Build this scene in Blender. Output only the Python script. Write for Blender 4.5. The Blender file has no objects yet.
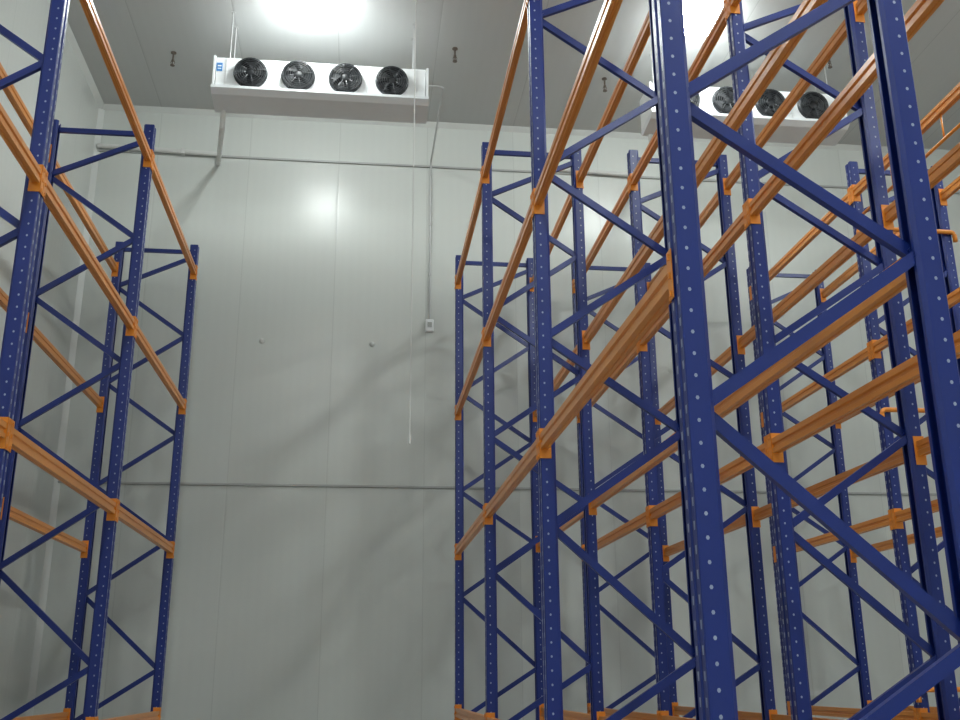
import bpy, bmesh, math, random
from mathutils import Vector, Matrix
random.seed(3)
scene = bpy.context.scene
coll = scene.collection
scene.view_settings.view_transform = 'Standard'
scene.view_settings.exposure = 0.0

# ------------------------------------------------------------------ materials
def new_mat(name, col, rough=0.5, metal=0.0, spec=0.5, noise=0.0, nscale=8.0, bump=0.0, emit=None, estr=0.0):
    m = bpy.data.materials.new(name); m.use_nodes = True
    nt = m.node_tree; b = nt.nodes['Principled BSDF']
    b.inputs['Base Color'].default_value = (*col, 1)
    b.inputs['Roughness'].default_value = rough
    b.inputs['Metallic'].default_value = metal
    b.inputs['Specular IOR Level'].default_value = spec
    if emit:
        b.inputs['Emission Color'].default_value = (*emit, 1)
        b.inputs['Emission Strength'].default_value = estr
    if noise > 0 or bump > 0:
        tc = nt.nodes.new('ShaderNodeTexCoord')
        n = nt.nodes.new('ShaderNodeTexNoise'); n.inputs['Scale'].default_value = nscale
        n.inputs['Detail'].default_value = 4
        nt.links.new(tc.outputs['Object'], n.inputs['Vector'])
        r = nt.nodes.new('ShaderNodeMapRange')
        r.inputs['To Min'].default_value = 1 - noise; r.inputs['To Max'].default_value = 1 + noise
        nt.links.new(n.outputs['Fac'], r.inputs['Value'])
        mx = nt.nodes.new('ShaderNodeVectorMath'); mx.operation = 'SCALE'
        mx.inputs[0].default_value = col
        nt.links.new(r.outputs['Result'], mx.inputs['Scale'])
        nt.links.new(mx.outputs['Vector'], b.inputs['Base Color'])
        if bump > 0:
            bp = nt.nodes.new('ShaderNodeBump'); bp.inputs['Strength'].default_value = bump
            bp.inputs['Distance'].default_value = 0.01
            nt.links.new(n.outputs['Fac'], bp.inputs['Height'])
            nt.links.new(bp.outputs['Normal'], b.inputs['Normal'])
    return m

def panel_mat(name, col, axis, width, offset, rough, seam=0.16, bumps=0.10, spec=0.5):
    """painted steel sandwich panel: joints every `width` metres, faint micro ribs"""
    m = bpy.data.materials.new(name); m.use_nodes = True
    nt = m.node_tree; L = nt.links.new; b = nt.nodes['Principled BSDF']
    geo = nt.nodes.new('ShaderNodeNewGeometry')
    sep = nt.nodes.new('ShaderNodeSeparateXYZ'); L(geo.outputs['Position'], sep.inputs[0])
    def math_(op, a, bb=None):
        n = nt.nodes.new('ShaderNodeMath'); n.operation = op
        for i, v in enumerate((a, bb)):
            if v is None: continue
            if isinstance(v, (int, float)): n.inputs[i].default_value = v
            else: L(v, n.inputs[i])
        return n.outputs[0]
    co = math_('ADD', sep.outputs[axis], offset)
    pp = math_('PINGPONG', co, width / 2)
    joint = math_('LESS_THAN', pp, 0.005)
    jr = nt.nodes.new('ShaderNodeMapRange'); jr.inputs['From Max'].default_value = 0.02
    L(pp, jr.inputs['Value'])
    fl = math_('FLOOR', math_('DIVIDE', co, width))
    wn = nt.nodes.new('ShaderNodeTexWhiteNoise'); wn.noise_dimensions = '1D'; L(fl, wn.inputs['W'])
    no = nt.nodes.new('ShaderNodeTexNoise'); no.inputs['Scale'].default_value = 0.7; no.inputs['Detail'].default_value = 3
    L(geo.outputs['Position'], no.inputs['Vector'])
    rib = math_('SINE', math_('MULTIPLY', co, 2 * math.pi / 0.115))
    t = math_('MULTIPLY_ADD', wn.outputs['Value'], 0.03)
    t.node.inputs[2].default_value = 0.955
    t2 = math_('MULTIPLY_ADD', no.outputs['Fac'], 0.06)
    L(t, t2.node.inputs[2])
    t3 = math_('SUBTRACT', t2, math_('MULTIPLY', joint, seam))
    t3 = math_('ADD', t3, math_('MULTIPLY', rib, 0.005))
    sc = nt.nodes.new('ShaderNodeVectorMath'); sc.operation = 'SCALE'; sc.inputs[0].default_value = col
    L(t3, sc.inputs['Scale']); L(sc.outputs['Vector'], b.inputs['Base Color'])
    b.inputs['Roughness'].default_value = rough
    b.inputs['Specular IOR Level'].default_value = spec
    ribh = math_('MULTIPLY', rib, 0.03)
    n2 = nt.nodes.new('ShaderNodeTexNoise'); n2.inputs['Scale'].default_value = 1.6
    L(geo.outputs['Position'], n2.inputs['Vector'])
    h = math_('ADD', math_('ADD', ribh, jr.outputs['Result']), math_('MULTIPLY', n2.outputs['Fac'], 0.3))
    bp = nt.nodes.new('ShaderNodeBump'); bp.inputs['Strength'].default_value = bumps; bp.inputs['Distance'].default_value = 0.01
    L(h, bp.inputs['Height']); L(bp.outputs['Normal'], b.inputs['Normal'])
    return m

M_wall = panel_mat('wall_panel', (0.645, 0.67, 0.64), 0, 1.15, 0.42, 0.28, seam=0.10, spec=0.38)
M_wally = panel_mat('side_wall_panel', (0.62, 0.645, 0.62), 1, 1.15, 0.3, 0.34, seam=0.10)
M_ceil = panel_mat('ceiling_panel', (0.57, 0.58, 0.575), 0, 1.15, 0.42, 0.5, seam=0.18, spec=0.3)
M_floor = new_mat('concrete', (0.48, 0.48, 0.47), 0.5, noise=0.12, nscale=3, bump=0.2)
M_trim = new_mat('painted_trim', (0.68, 0.70, 0.68), 0.35, noise=0.03)
M_strip = new_mat('aluminium_strip', (0.42, 0.43, 0.42), 0.4, metal=0.1, noise=0.05)
M_blue = new_mat('blue_powder_coat', (0.009, 0.026, 0.19), 0.33, spec=0.5, noise=0.08, nscale=5)
M_hole = new_mat('slot_pale', (0.36, 0.41, 0.54), 0.4, noise=0.05)
M_orange = new_mat('orange_powder_coat', (0.75, 0.28, 0.045), 0.29, spec=0.6, noise=0.04, nscale=3)
M_orange2 = new_mat('orange_connector', (0.82, 0.28, 0.03), 0.36, spec=0.5, noise=0.05, nscale=9)
M_steel = new_mat('zinc_steel', (0.5, 0.5, 0.5), 0.45, metal=0.3, noise=0.05)
M_white = new_mat('white_enamel', (0.90, 0.92, 0.93), 0.35, noise=0.02)
M_white2 = new_mat('white_tray', (0.80, 0.83, 0.85), 0.35, noise=0.03)
M_black = new_mat('black_plastic', (0.013, 0.015, 0.018), 0.45, spec=0.45, noise=0.1)
M_darkfin = new_mat('fan_interior', (0.018, 0.020, 0.023), 0.7, spec=0.2, noise=0.1)
M_pipe = new_mat('pipe_white', (0.66, 0.66, 0.64), 0.4, noise=0.04)
M_label = new_mat('blue_sticker', (0.06, 0.25, 0.6), 0.4, noise=0.05)
M_lamp = new_mat('lamp_diffuser', (1, 1, 1), 0.4, noise=0.01, emit=(0.94, 1.0, 0.985), estr=95)
M_lampfill = new_mat('lamp_diffuser_fill', (1, 1, 1), 0.4, noise=0.01, emit=(0.94, 1.0, 0.985), estr=160)  # stronger glow for unseen lamps added as fill
M_lamph = new_mat('lamp_housing', (0.8, 0.81, 0.82), 0.4, noise=0.04)
M_bronze = new_mat('sprinkler_metal', (0.16, 0.13, 0.11), 0.4, metal=0.5, noise=0.1)

# ------------------------------------------------------------------ helpers
def link(o, parent=None, label=None, cat=None, group=None, kind=None):
    coll.objects.link(o)
    if parent: o.parent = parent
    if label: o['label'] = label
    if cat: o['category'] = cat
    if group: o['group'] = group
    if kind: o['kind'] = kind
    return o
def mk(name, me, loc=(0, 0, 0), rot=(0, 0, 0), parent=None, **k):
    o = bpy.data.objects.new(name, me); o.location = loc; o.rotation_euler = rot
    return link(o, parent, **k)
def to_mesh(bm, name, mats, smooth=False):
    bmesh.ops.recalc_face_normals(bm, faces=bm.faces)
    me = bpy.data.meshes.new(name); bm.to_mesh(me); bm.free()
    for m in (mats if isinstance(mats, (list, tuple)) else [mats]): me.materials.append(m)
    if smooth:
        for p in me.polygons: p.use_smooth = True
    return me
def bbox(bm, x0, x1, y0, y1, z0, z1, mi=0, bev=0.0):
    vs = [bm.verts.new((x, y, z)) for x in (x0, x1) for y in (y0, y1) for z in (z0, z1)]
    fs = []
    for f in ((0, 1, 3, 2), (4, 6, 7, 5), (0, 4, 5, 1), (2, 3, 7, 6), (0, 2, 6, 4), (1, 5, 7, 3)):
        fc = bm.faces.new([vs[i] for i in f]); fc.material_index = mi; fs.append(fc)
    if bev:
        es = list({e for f in fs for e in f.edges})
        bmesh.ops.bevel(bm, geom=es, offset=bev, segments=2, affect='EDGES', profile=0.5)
def extrude_profile(bm, pts, fn0, fn1, mi=0, caps=True):
    a = [bm.verts.new(fn0(p)) for p in pts]; b = [bm.verts.new(fn1(p)) for p in pts]
    n = len(pts)
    for i in range(n):
        f = bm.faces.new((a[i], a[(i + 1) % n], b[(i + 1) % n], b[i])); f.material_index = mi
    if caps:
        f = bm.faces.new(a[::-1]); f.material_index = mi
        f = bm.faces.new(b); f.material_index = mi
def tube(bm, path, r, seg=10, closed=False, mi=0):
    rings = []; n = len(path)
    for i, p in enumerate(path):
        p = Vector(p)
        if closed: t = Vector(path[(i + 1) % n]) - Vector(path[i - 1])
        else: t = Vector(path[min(i + 1, n - 1)]) - Vector(path[max(i - 1, 0)])
        t.normalize()
        up = Vector((0, 0, 1)) if abs(t.z) < 0.9 else Vector((0, 1, 0))
        if closed: up = Vector((0, 1, 0))
        u = t.cross(up).normalized(); v = t.cross(u).normalized()
        rings.append([bm.verts.new(p + r * (math.cos(2 * math.pi * k / seg) * u + math.sin(2 * math.pi * k / seg) * v)) for k in range(seg)])
    m = n if closed else n - 1
    for i in range(m):
        A = rings[i]; B = rings[(i + 1) % n]
        for k in range(seg):
            f = bm.faces.new((A[k], A[(k + 1) % seg], B[(k + 1) % seg], B[k])); f.material_index = mi
    if not closed:
        bm.faces.new(rings[0][::-1]).material_index = mi; bm.faces.new(rings[-1]).material_index = mi
def bend(pts, r=0.08, n=5):
    out = [Vector(pts[0])]
    for i in range(1, len(pts) - 1):
        a, p, c = Vector(pts[i - 1]), Vector(pts[i]), Vector(pts[i + 1])
        d1 = (a - p).normalized() * r; d2 = (c - p).normalized() * r
        for k in range(n + 1):
            t = k / n
            out.append((1 - t) ** 2 * (p + d1) + 2 * t * (1 - t) * p + t * t * (p + d2))
    out.append(Vector(pts[-1])); return out
def lathe(bm, prof, seg=24, mi=0):
    rings = []
    for r, z in prof:
        if r < 1e-6: rings.append([bm.verts.new((0, 0, z))])
        else: rings.append([bm.verts.new((r * math.cos(2 * math.pi * k / seg), r * math.sin(2 * math.pi * k / seg), z)) for k in range(seg)])
    for A, B in zip(rings, rings[1:]):
        for k in range(seg):
            k2 = (k + 1) % seg
            if len(A) == 1 and len(B) == 1: continue
            if len(A) == 1: f = bm.faces.new((A[0], B[k], B[k2]))
            elif len(B) == 1: f = bm.faces.new((A[k], A[k2], B[0]))
            else: f = bm.faces.new((A[k], A[k2], B[k2], B[k]))
            f.material_index = mi

# ------------------------------------------------------------------ room
XL, XR, YF, YB, ZC = -3.50, 8.4, -5.0, 12.0, 8.68
T = 0.15
def wallbox(name, x0, x1, y0, y1, z0, z1, mat, label):
    bm = bmesh.new(); bbox(bm, x0, x1, y0, y1, z0, z1)
    mk(name, to_mesh(bm, name, mat), kind='structure', label=label, cat=name.split('_')[0])
wallbox('wall_back', XL - T, XR + T, YB, YB + T, 0, ZC, M_wall, 'pale grey insulated steel panel wall of cold store')
wallbox('wall_front', XL - T, XR + T, YF - T, YF, 0, ZC, M_wall, 'pale grey insulated steel panel wall of cold store')
wallbox('wall_left', XL - T, XL, YF, YB, 0, ZC, M_wally, 'pale grey insulated steel panel wall beside the racking')
wallbox('wall_right', XR, XR + T, YF, YB, 0, ZC, M_wally, 'pale grey insulated steel panel wall beside the racking')
wallbox('floor', XL - T, XR + T, YF - T, YB + T, -T, 0, M_floor, 'smooth grey concrete cold store floor')
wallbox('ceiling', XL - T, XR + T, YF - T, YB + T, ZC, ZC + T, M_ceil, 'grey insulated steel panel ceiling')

tn = [0]
def trim(x0, x1, y0, y1, z0, z1, mat, label, bev=0.004):
    tn[0] += 1
    bm = bmesh.new(); bbox(bm, x0, x1, y0, y1, z0, z1, bev=bev)
    mk('trim_%d' % tn[0], to_mesh(bm, 'trim', mat), kind='structure', label=label, cat='trim')
def cove(pts3, name_l):
    tn[0] += 1
    bm = bmesh.new()
    a = [bm.verts.new(p) for p in pts3[0]]; b = [bm.verts.new(p) for p in pts3[1]]
    for i in range(3):
        bm.faces.new((a[i], a[(i + 1) % 3], b[(i + 1) % 3], b[i]))
    bm.faces.new(a); bm.faces.new(b)
    mk('trim_%d' % tn[0], to_mesh(bm, 'cove', M_trim), kind='structure', label=name_l, cat='trim')
c = 0.06
cove([[(XL, YB, ZC), (XL, YB - c, ZC), (XL, YB, ZC - c)], [(XR, YB, ZC), (XR, YB - c, ZC), (XR, YB, ZC - c)]], 'white corner moulding between wall and ceiling')
cove([[(XL, YF, ZC), (XL + c, YF, ZC), (XL, YF, ZC - c)], [(XL, YB, ZC), (XL + c, YB, ZC), (XL, YB, ZC - c)]], 'white corner moulding between wall and ceiling')
cove([[(XL, YB, 0), (XL + c, YB, 0), (XL, YB - c, 0)], [(XL, YB, ZC - c), (XL + c, YB, ZC - c), (XL, YB - c, ZC - c)]], 'white corner moulding between two walls')
trim(XL + 0.02, XR, YB - 0.025, YB, 3.76, 3.787, M_strip, 'thin horizontal metal strip along the wall panels')
trim(XL + 0.02, XR, YB - 0.025, YB, 8.02, 8.047, M_strip, 'thin horizontal metal strip along the wall panels')

# ------------------------------------------------------------------ rack parts
H = 6.43
def post_mesh():
    bm = bmesh.new()
    o = [(-.045, -.016), (-.038, -.010), (-.038, .010), (-.045, .016), (-.045, .046), (-.041, .05), (.030, .05), (.045, .038), (.045, .022)]
    inner = [(.041, .022), (.041, .036), (.028, .046), (-.038, .046), (-.041, .043), (-.041, .018), (-.034, .012), (-.034, -.012), (-.041, -.018), (-.041, -.043), (-.038, -.046), (.028, -.046), (.041, -.036), (.041, -.022)]
    outer2 = [(.045, -.022), (.045, -.038), (.030, -.05), (-.041, -.05), (-.045, -.046)]
    pts = o + inner + outer2
    extrude_profile(bm, pts, lambda p: (p[0], p[1], 0.008), lambda p: (p[0], p[1], H))
    z = 0.1
    while z < H - 0.05:
        for y in (-.030, .030):
            w0, w1, h = .008, .005, .014
            q = [(-.0455, y - w0, z + h), (-.0455, y + w0, z + h), (-.0455, y + w1, z - h), (-.0455, y - w1, z - h)]
            f = bm.faces.new([bm.verts.new(p) for p in q]); f.material_index = 1
        for s in (-1, 1):
            yy = s * .0505
            r = .0062
            q = [(-.012 + r * math.cos(k * math.pi / 3), yy, z + .035 + r * 1.2 * math.sin(k * math.pi / 3)) for k in range(6)]
            f = bm.faces.new([bm.verts.new(p) for p in q]); f.material_index = 1
        z += 0.075
    return to_mesh(bm, 'post', [M_blue, M_hole])
ME_post = post_mesh()
def base_mesh():
    bm = bmesh.new()
    bbox(bm, -.08, .08, -.07, .07, 0, .008, bev=.002)
    for sx in (-1, 1):
        bmesh.ops.create_cone(bm, segments=6, radius1=.012, radius2=.012, depth=.02, cap_ends=True, matrix=Matrix.Translation((sx * .065, 0, .018)))
    return to_mesh(bm, 'base_plate', M_blue)
ME_base = base_mesh()
def brace_mesh(L, w=0.045, d=0.03):
    bm = bmesh.new()
    t = .003; h = w / 2; g = d / 2
    pts = [(-h, -g), (h, -g), (h, g), (h - .012, g), (h - .012, g - t), (h - t, g - t), (h - t, -g + t), (-h + t, -g + t), (-h + t, g - t), (-h + .012, g - t), (-h + .012, g), (-h, g)]
    extrude_profile(bm, pts, lambda p: (-L / 2, p[1], p[0]), lambda p: (L / 2, p[1], p[0]))
    for s in (-1, 1):
        bmesh.ops.create_cone(bm, segments=6, radius1=.011, radius2=.011, depth=.012, cap_ends=True,
                              matrix=Matrix.Translation((s * (L / 2 - .03), -g - .004, 0)) @ Matrix.Rotation(math.pi / 2, 4, 'X'))
    return to_mesh(bm, 'brace', M_blue)
brace_cache = {}
def get_brace(L):
    k = round(L, 3)
    if k not in brace_cache: brace_cache[k] = brace_mesh(L)
    return brace_cache[k]
BAY = 2.70
BH = 0.088
def beam_mesh(L):
    bm = bmesh.new()
    pts = [(-.025, 0), (-.012, .0), (-.008, -.006), (.008, -.006), (.012, 0), (.025, 0), (.025, -.032), (.018, -.038), (.018, -.054), (.025, -.060), (.025, -BH), (.010, -BH), (.006, -BH + .006), (-.006, -BH + .006), (-.010, -BH), (-.025, -BH), (-.025, -.060), (-.015, -.054), (-.015, -.038), (-.025, -.032)]
    extrude_profile(bm, pts, lambda p: (p[0], -L / 2, p[1]), lambda p: (p[0], L / 2, p[1]))
    return to_mesh(bm, 'load_beam', M_orange)
BL = BAY - 0.11
ME_beam = beam_mesh(BL)
def conn_mesh():
    bm = bmesh.new()
    bbox(bm, -.030, .040, 0.0, .004, -.145, .035, bev=.001)
    bbox(bm, -.030, -.0265, 0.0, .052, -.145, .035, bev=.001)
    for z in (-.125, -.058, .01):
        bbox(bm, -.036, -.030, .020, .034, z - .012, z + .012, bev=.002)
    return to_mesh(bm, 'beam_connector', M_orange2)
ME_conn = conn_mesh()

FRAMES = [3.11, 5.81, 8.51, 11.21]
LEVELS = [1.30, 2.97, 4.54, 6.14]
def zig():
    zs = [.14, .66, 1.18, 1.70, 2.44, 3.015, 3.59, 4.165, 4.74, 5.315, 5.89, 6.28]
    return [(i % 2, z) for i, z in enumerate(zs)]
def rack(x0, x1, frames, label, support_bars=False, raise2=0.0):
    root = bpy.data.objects.new('pallet_rack', None)
    root.empty_display_size = 0.3
    root.location = ((x0 + x1) / 2, frames[-1], 0)
    link(root, label=label, cat='storage rack', group='rows of pallet racking')
    ox, oy = root.location.x, root.location.y
    for fy in frames:
        for px, rz in ((x0, 0), (x1, math.pi)):
            p = mk('post', ME_post, (px - ox, fy - oy, 0), (0, 0, rz), root)
            mk('base_plate', ME_base, (0, 0, 0), parent=p)
        zz = zig()
        xa, xb = x0 + .012 - ox, x1 - .012 - ox
        segs = [((xa if a[0] == 0 else xb, a[1]), (xa if b[0] == 0 else xb, b[1])) for a, b in zip(zz, zz[1:])]
        segs.append(((xa, 6.36), (xb, 6.36))); segs.append(((xa, .10), (xb, .10)))
        for i, (p, q) in enumerate(segs):
            if q[0] < p[0]: p, q = q, p
            L = math.hypot(q[0] - p[0], q[1] - p[1])
            ang = -math.atan2(q[1] - p[1], q[0] - p[0])
            mk('brace', get_brace(L), ((p[0] + q[0]) / 2, fy - oy + (0.017 if i % 2 else -0.017), (p[1] + q[1]) / 2), (0, ang, 0), root)
    for ya, yb in zip(frames, frames[1:]):
        for li, z in enumerate(LEVELS):
            for px, s in ((x0, 1), (x1, -1)):
                zz_ = z + (raise2 if (li == 1 and s == -1) else 0)
                b = mk('load_beam', ME_beam, (px - ox - s * .022, (ya + yb) / 2 - oy, zz_), (0, 0, 0 if s == 1 else math.pi), root)
                mk('beam_connector', ME_conn, (0, BL / 2, 0), parent=b)
                c2 = mk('beam_connector', ME_conn, (0, -BL / 2, 0), parent=b)
                c2.scale = (1, -1, 1)
    if support_bars:
        for fy in frames[1:3]:
            for z in (1.48, 3.90, 5.70):
                bm = bmesh.new()
                w = x1 - x0 + 0.12
                path = bend([(-.06, 0, -.10), (-.06, 0, 0), (w - .06, 0, 0), (w - .06, 0, -.10)], r=.05)
                tube(bm, path, .022, 10)
                mk('guard_bar', to_mesh(bm, 'guard_bar', M_orange2, True), (x0 - ox, fy - oy - .075, z), parent=root)
        ya, yb = frames[1], frames[2]     # tubular rail with rungs under the top beam
        bm = bmesh.new()
        tube(bm, [(0, -BL / 2, 0), (0, BL / 2, 0)], .015, 8)
        k = -BL / 2 + .25
        while k < BL / 2:
            tube(bm, [(0, k, 0), (0, k, .235)], .009, 6); k += .42
        mk('guard_rail', to_mesh(bm, 'guard_rail', M_orange2, True), (x0 - .022 - ox, (ya + yb) / 2 - oy, 6.14 - BH - .23), parent=root)
    return root
rack(-2.86, -2.02, FRAMES, 'blue posts and orange beams, empty rack beside the side wall')
rack(1.08, 1.94, FRAMES, 'tall blue and orange empty pallet rack beside the open aisle', raise2=0.09)
rack(2.50, 3.38, FRAMES, 'tall blue and orange empty rack standing back to back with another')
rack(4.72, 5.58, FRAMES, 'blue and orange empty rack with orange guard bars', support_bars=True)

# ------------------------------------------------------------------ evaporator (unit cooler)
UY = 9.80
UW, UD, UH = 2.31, 0.40, 0.445
def ring_path(r, y, n=28, cx=0, cz=0):
    return [(cx + r * math.cos(2 * math.pi * k / n), y, cz + r * math.sin(2 * math.pi * k / n)) for k in range(n)]
def lathe_y(bm, prof, seg=28, mi=0):
    b2 = bmesh.new(); lathe(b2, prof, seg, mi)
    bmesh.ops.rotate(b2, verts=b2.verts, matrix=Matrix.Rotation(math.pi / 2, 3, 'X'))
    me = bpy.data.meshes.new('t'); b2.to_mesh(me); b2.free(); bm.from_mesh(me); bpy.data.meshes.remove(me)
FR = 0.172
bm = bmesh.new()
lathe_y(bm, [(FR - .02, -.005), (FR + .012, -.005), (FR + .012, .012), (FR, .045), (FR - .012, .045), (FR - .02, .03), (FR - .02, -.005)])
ME_shroud = to_mesh(bm, 'fan_shroud', M_black, True)
bm = bmesh.new()
lathe_y(bm, [(0, -.002), (FR - .015, -.002), (FR - .015, .001), (0, .001)])
ME_back = to_mesh(bm, 'fan_opening', M_darkfin)
bm = bmesh.new()
for k in range(5):
    a0 = 2 * math.pi * k / 5
    prev = None
    for j in range(5):
        r = .045 + j * .026
        wa = .72 + .05 * j
        v1 = bm.verts.new((r * math.cos(a0 + .1 * j - wa / 2), -.008, r * math.sin(a0 + .1 * j - wa / 2)))
        v2 = bm.verts.new((r * math.cos(a0 + .1 * j + wa / 2), -.030, r * math.sin(a0 + .1 * j + wa / 2)))
        if prev: bm.faces.new((prev[0], prev[1], v2, v1))
        prev = (v1, v2)
ME_blades = to_mesh(bm, 'fan_blades', new_mat('fan_blade_grey', (0.04, 0.044, 0.05), 0.5, spec=0.4, noise=0.1), True)
bm = bmesh.new()
lathe_y(bm, [(0, .042), (.04, .040), (.052, .032), (.055, 0)])
ME_hub = to_mesh(bm, 'motor_hub', M_black, True)
bm = bmesh.new()
for r in (.06, .085, .11, .135, .155, .17):
    tube(bm, ring_path(r, -.048), .0032, 5, closed=True)
for k in range(8):
    a = math.pi / 4 * k + .2
    tube(bm, [(.045 * math.cos(a), -.050, .045 * math.sin(a)), (.17 * math.cos(a), -.048, .17 * math.sin(a)), (.182 * math.cos(a), -.02, .182 * math.sin(a))], .0035, 5)
ME_guard = to_mesh(bm, 'wire_guard', new_mat('guard_wire', (0.04, 0.044, 0.05), 0.4, noise=0.05), True)

def unit(x0, y0, ztop, label, sticker=True):
    root = bpy.data.objects.new('unit_cooler', None); root.location = (x0 + UW / 2, y0 + UD / 2, ztop - UH)
    link(root, label=label, cat='cooling unit', group='ceiling unit coolers')
    w, d = UW / 2, UD / 2
    bm = bmesh.new()
    bbox(bm, -w + .02, w - .02, -d, d, .06, UH, bev=.006)
    for sx in (-1, 1):
        bbox(bm, sx * w - .012, sx * w + .012, -d - .02, d, .04, UH + .01, bev=.003)
        bbox(bm, sx * (w - .13) - .004, sx * (w - .13) + .004, -d - .006, -d + .001, .07, UH - .01)
    for k in range(1, 4):
        xx = -w + .135 + k * (UW - .27) / 4
        bbox(bm, xx - .003, xx + .003, -d - .004, -d + .001, .07, UH - .01)
    mk('casing', to_mesh(bm, 'casing', M_white), parent=root)
    bm = bmesh.new()
    pts = [(-d - .05, .075), (-d - .05, .045), (-d + .02, 0), (d - .06, -.03), (d, .0), (d, .06)]
    extrude_profile(bm, pts, lambda p: (-w - .015, p[0], p[1]), lambda p: (w + .015, p[0], p[1]))
    mk('drip_tray', to_mesh(bm, 'drip_tray', M_white2), parent=root, label='sloping pale drip tray')
    for k in range(4):
        fx = -w + .135 + (k + .5) * (UW - .27) / 4
        fz = .06 + (UH - .06) / 2 + .01
        s = mk('fan', ME_shroud, (fx, -d, fz), parent=root, label='round black axial fan with wire guard')
        mk('fan_opening', ME_back, (0, -.003, 0), parent=s)
        mk('fan_blades', ME_blades, (0, 0, 0), (0, k * .5, 0), parent=s)
        mk('motor_hub', ME_hub, (0, 0, 0), parent=s)
        mk('wire_guard', ME_guard, (0, 0, 0), parent=s)
    for sx in (-1, 1):
        for sy in (-1, 1):
            bm = bmesh.new()
            bbox(bm, -.025, .025, -.02, .02, 0, .008, bev=.002)
            tube(bm, [(0, 0, 0), (0, 0, ZC - ztop)], .005, 8)
            bbox(bm, -.02, .02, -.02, .02, ZC - ztop - .006, ZC - ztop, bev=.001)
            mk('hanger', to_mesh(bm, 'hanger', M_steel), (sx * (w - .15), sy * (d - .06), UH), parent=root)
    if sticker:
        bm = bmesh.new()
        bbox(bm, -w + .025, -w + .085, -d - .004, -d + .001, UH - .17, UH - .07, 0)
        bbox(bm, -w + .035, -w + .075, -d - .005, -d - .003, UH - .115, UH - .10, 1)
        bbox(bm, -w + .035, -w + .075, -d - .005, -d - .003, UH - .145, UH - .135, 1)
        mk('sticker', to_mesh(bm, 'sticker', [M_label, M_white]), parent=root)
    return root
UT = 8.06
unit(-1.72, UY, UT, 'long white cooling unit with four black fans')
unit(3.13, UY, UT, 'long white four-fan cooling unit partly behind racking', sticker=False)

# drain pipes
def pipe(name, path, r, mat, label, cat, clips=None, rb=.07):
    bm = bmesh.new(); tube(bm, bend(path, rb), r, 12)
    if clips:
        for (p, ax) in clips:
            x, y, z = p
            s = r * 1.35
            if ax == 'x': bbox(bm, x - .02, x + .02, y - s, y + s, z - s, z + s, bev=.004)
            else: bbox(bm, x - s, x + s, y - s, y + s, z - .02, z + .02, bev=.004)
    return mk(name, to_mesh(bm, name, mat, False), label=label, cat=cat)
zb = UT - UH - .032
pipe('drain_pipe', [(-1.64, UY + .32, zb), (-1.64, UY + .32, zb - .22), (-1.95, 11.95, 7.90), (-1.95, 11.95, 8.04), (-2.1, 11.95, 8.045), (XL + .04, 11.95, 8.08)], .030, M_pipe,
     'white plastic drain pipe from cooling unit along wall', 'pipe', [((-2.4, 11.95, 8.052), 'x'), ((-3.1, 11.95, 8.07), 'x')], rb=.06)
pipe('drain_pipe', [(3.20, UY + .32, zb), (3.20, UY + .32, zb - .22), (3.5, 11.95, 7.90), (3.5, 11.95, 8.04), (3.3, 11.95, 8.045), (2.3, 11.95, 8.08)], .030, M_pipe,
     'white plastic drain pipe from cooling unit along wall', 'pipe', [((2.7, 11.95, 8.066), 'x')], rb=.06)
pipe('electrical_conduit', [(.615, UY + .15, 7.95), (.78, UY + .15, 7.95), (.78, 11.98, 8.1), (.78, 11.98, 5.89)], .012, M_steel,
     'thin metal conduit running down wall to a small box', 'conduit', [((.78, 11.98, 7.2), 'z'), ((.78, 11.98, 6.5), 'z')])
bm = bmesh.new(); bbox(bm, -.05, .05, -.05, 0, -.08, .08, bev=.008); bbox(bm, -.03, .03, -.056, -.048, -.03, .04, bev=.003, mi=1)
mk('junction_box', to_mesh(bm, 'junction_box', [M_white, M_strip]), (.78, 12.0, 5.81), label='small white electrical box mounted on the wall', cat='electrical box')
for (x, z) in ((-1.27, 5.55), (0.07, 5.55)):
    bm = bmesh.new(); lathe_y(bm, [(0, .03), (.022, .028), (.03, .012), (.035, 0)], 16)
    mk('wall_button', to_mesh(bm, 'wall_button', M_trim, True), (x, 12.0, z), label='small grey round cap fixed on the wall panel', cat='wall fitting', group='round wall caps')
# hanging cord
bm = bmesh.new(); tube(bm, [(0, 0, 0), (0, 0, -5.9)], .003, 6)
lathe(bm, [(0, -5.96), (.006, -5.955), (.008, -5.93), (.004, -5.9)], 12); lathe(bm, [(.03, 0), (.03, -.02), (0, -.03)], 16)
mk('hanging_cord', to_mesh(bm, 'hanging_cord', M_pipe), (.23, 5.0, ZC), label='thin white cord hanging from the ceiling', cat='cord')

# sprinklers
def sprinkler_mesh():
    bm = bmesh.new()
    lathe(bm, [(0, 0), (.033, 0), (.033, -.01), (.011, -.02), (.011, -.09), (.017, -.10), (.017, -.12), (.008, -.13), (.008, -.165), (.027, -.17), (.027, -.177), (0, -.18)], 16)
    for s in (-1, 1):
        tube(bm, bend([(s * .014, 0, -.11), (s * .024, 0, -.14), (s * .004, 0, -.168)], .01), .004, 6)
    return to_mesh(bm, 'sprinkler', M_bronze)
ME_sp = sprinkler_mesh()
for (x, y) in ((-2.36, 10.7), (0.94, 10.27), (2.84, 10.7), (5.39, 9.92), (-1.2, 7.0), (2.3, 7.0)):
    mk('sprinkler_head', ME_sp, (x, y, ZC), label='small dark sprinkler head hanging from ceiling', cat='sprinkler', group='ceiling sprinklers')

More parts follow.
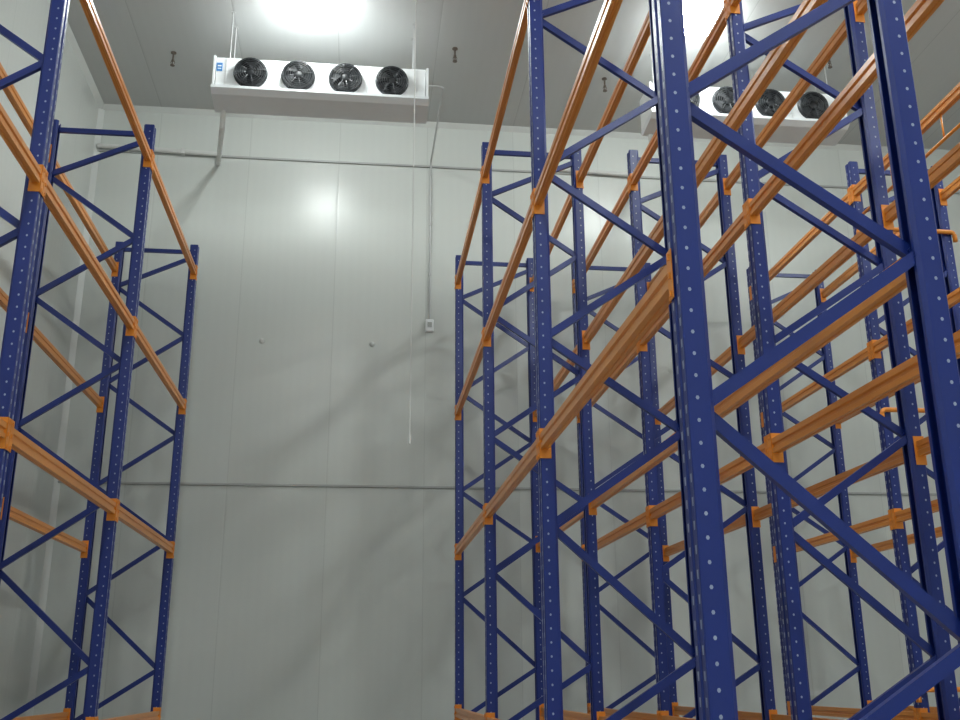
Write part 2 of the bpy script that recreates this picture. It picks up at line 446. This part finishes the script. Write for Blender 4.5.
# ------------------------------------------------------------------ lamps
bm = bmesh.new()
lathe(bm, [(0, 0), (.20, 0), (.215, -.012), (.21, -.022), (.19, -.024), (0, -.024)], 32)
ME_h = to_mesh(bm, 'housing', M_lamph, True)
def dif(mat):
    bm = bmesh.new()
    lathe(bm, [(.20, -.022), (.235, -.03), (.255, -.05), (.25, -.08), (.215, -.115), (.15, -.138), (.08, -.148), (0, -.15)], 32)
    return to_mesh(bm, 'diffuser', mat, True)
ME_d, ME_db = dif(M_lamp), dif(M_lampfill)
for (x, y, br) in ((-.69, 9.52, 0), (3.62, 9.38, 0), (-.7, 1.0, 1), (-.7, -3.6, 1), (3.6, 4.4, 0), (3.6, -.5, 1), (7.3, 6.8, 0), (7.3, 1.0, 1)):  # first two are in view; the rest are unseen, added for fill light
    o = bpy.data.objects.new('ceiling_lamp', None); o.location = (x, y, ZC)
    link(o, label='round bright white lamp fixed to the ceiling, two seen, the rest added for fill', cat='lamp', group='ceiling lamps')
    mk('lamp_housing', ME_h, parent=o); mk('lamp_diffuser', ME_db if br else ME_d, parent=o)

w = bpy.data.worlds.new('World'); scene.world = w; w.use_nodes = True
w.node_tree.nodes['Background'].inputs[0].default_value = (0.5, 0.52, 0.52, 1)
w.node_tree.nodes['Background'].inputs[1].default_value = 0.3

# ------------------------------------------------------------------ camera
yaw, pitch, roll = math.radians(6.73), math.radians(17.4), math.radians(0.39)
F = Vector((math.sin(yaw) * math.cos(pitch), math.cos(yaw) * math.cos(pitch), math.sin(pitch)))
R = Vector((math.cos(yaw), -math.sin(yaw), 0)); U = R.cross(F)
R2 = R * math.cos(roll) - U * math.sin(roll); U2 = U * math.cos(roll) + R * math.sin(roll)
cam = bpy.data.cameras.new('camera'); co = bpy.data.objects.new('camera', cam); coll.objects.link(co)
co.matrix_world = Matrix(((R2.x, U2.x, -F.x, 0), (R2.y, U2.y, -F.y, 0), (R2.z, U2.z, -F.z, 1.6), (0, 0, 0, 1)))
cam.sensor_width = 36; cam.lens = 36 * 1014 / 960; cam.clip_start = 0.05
scene.camera = co
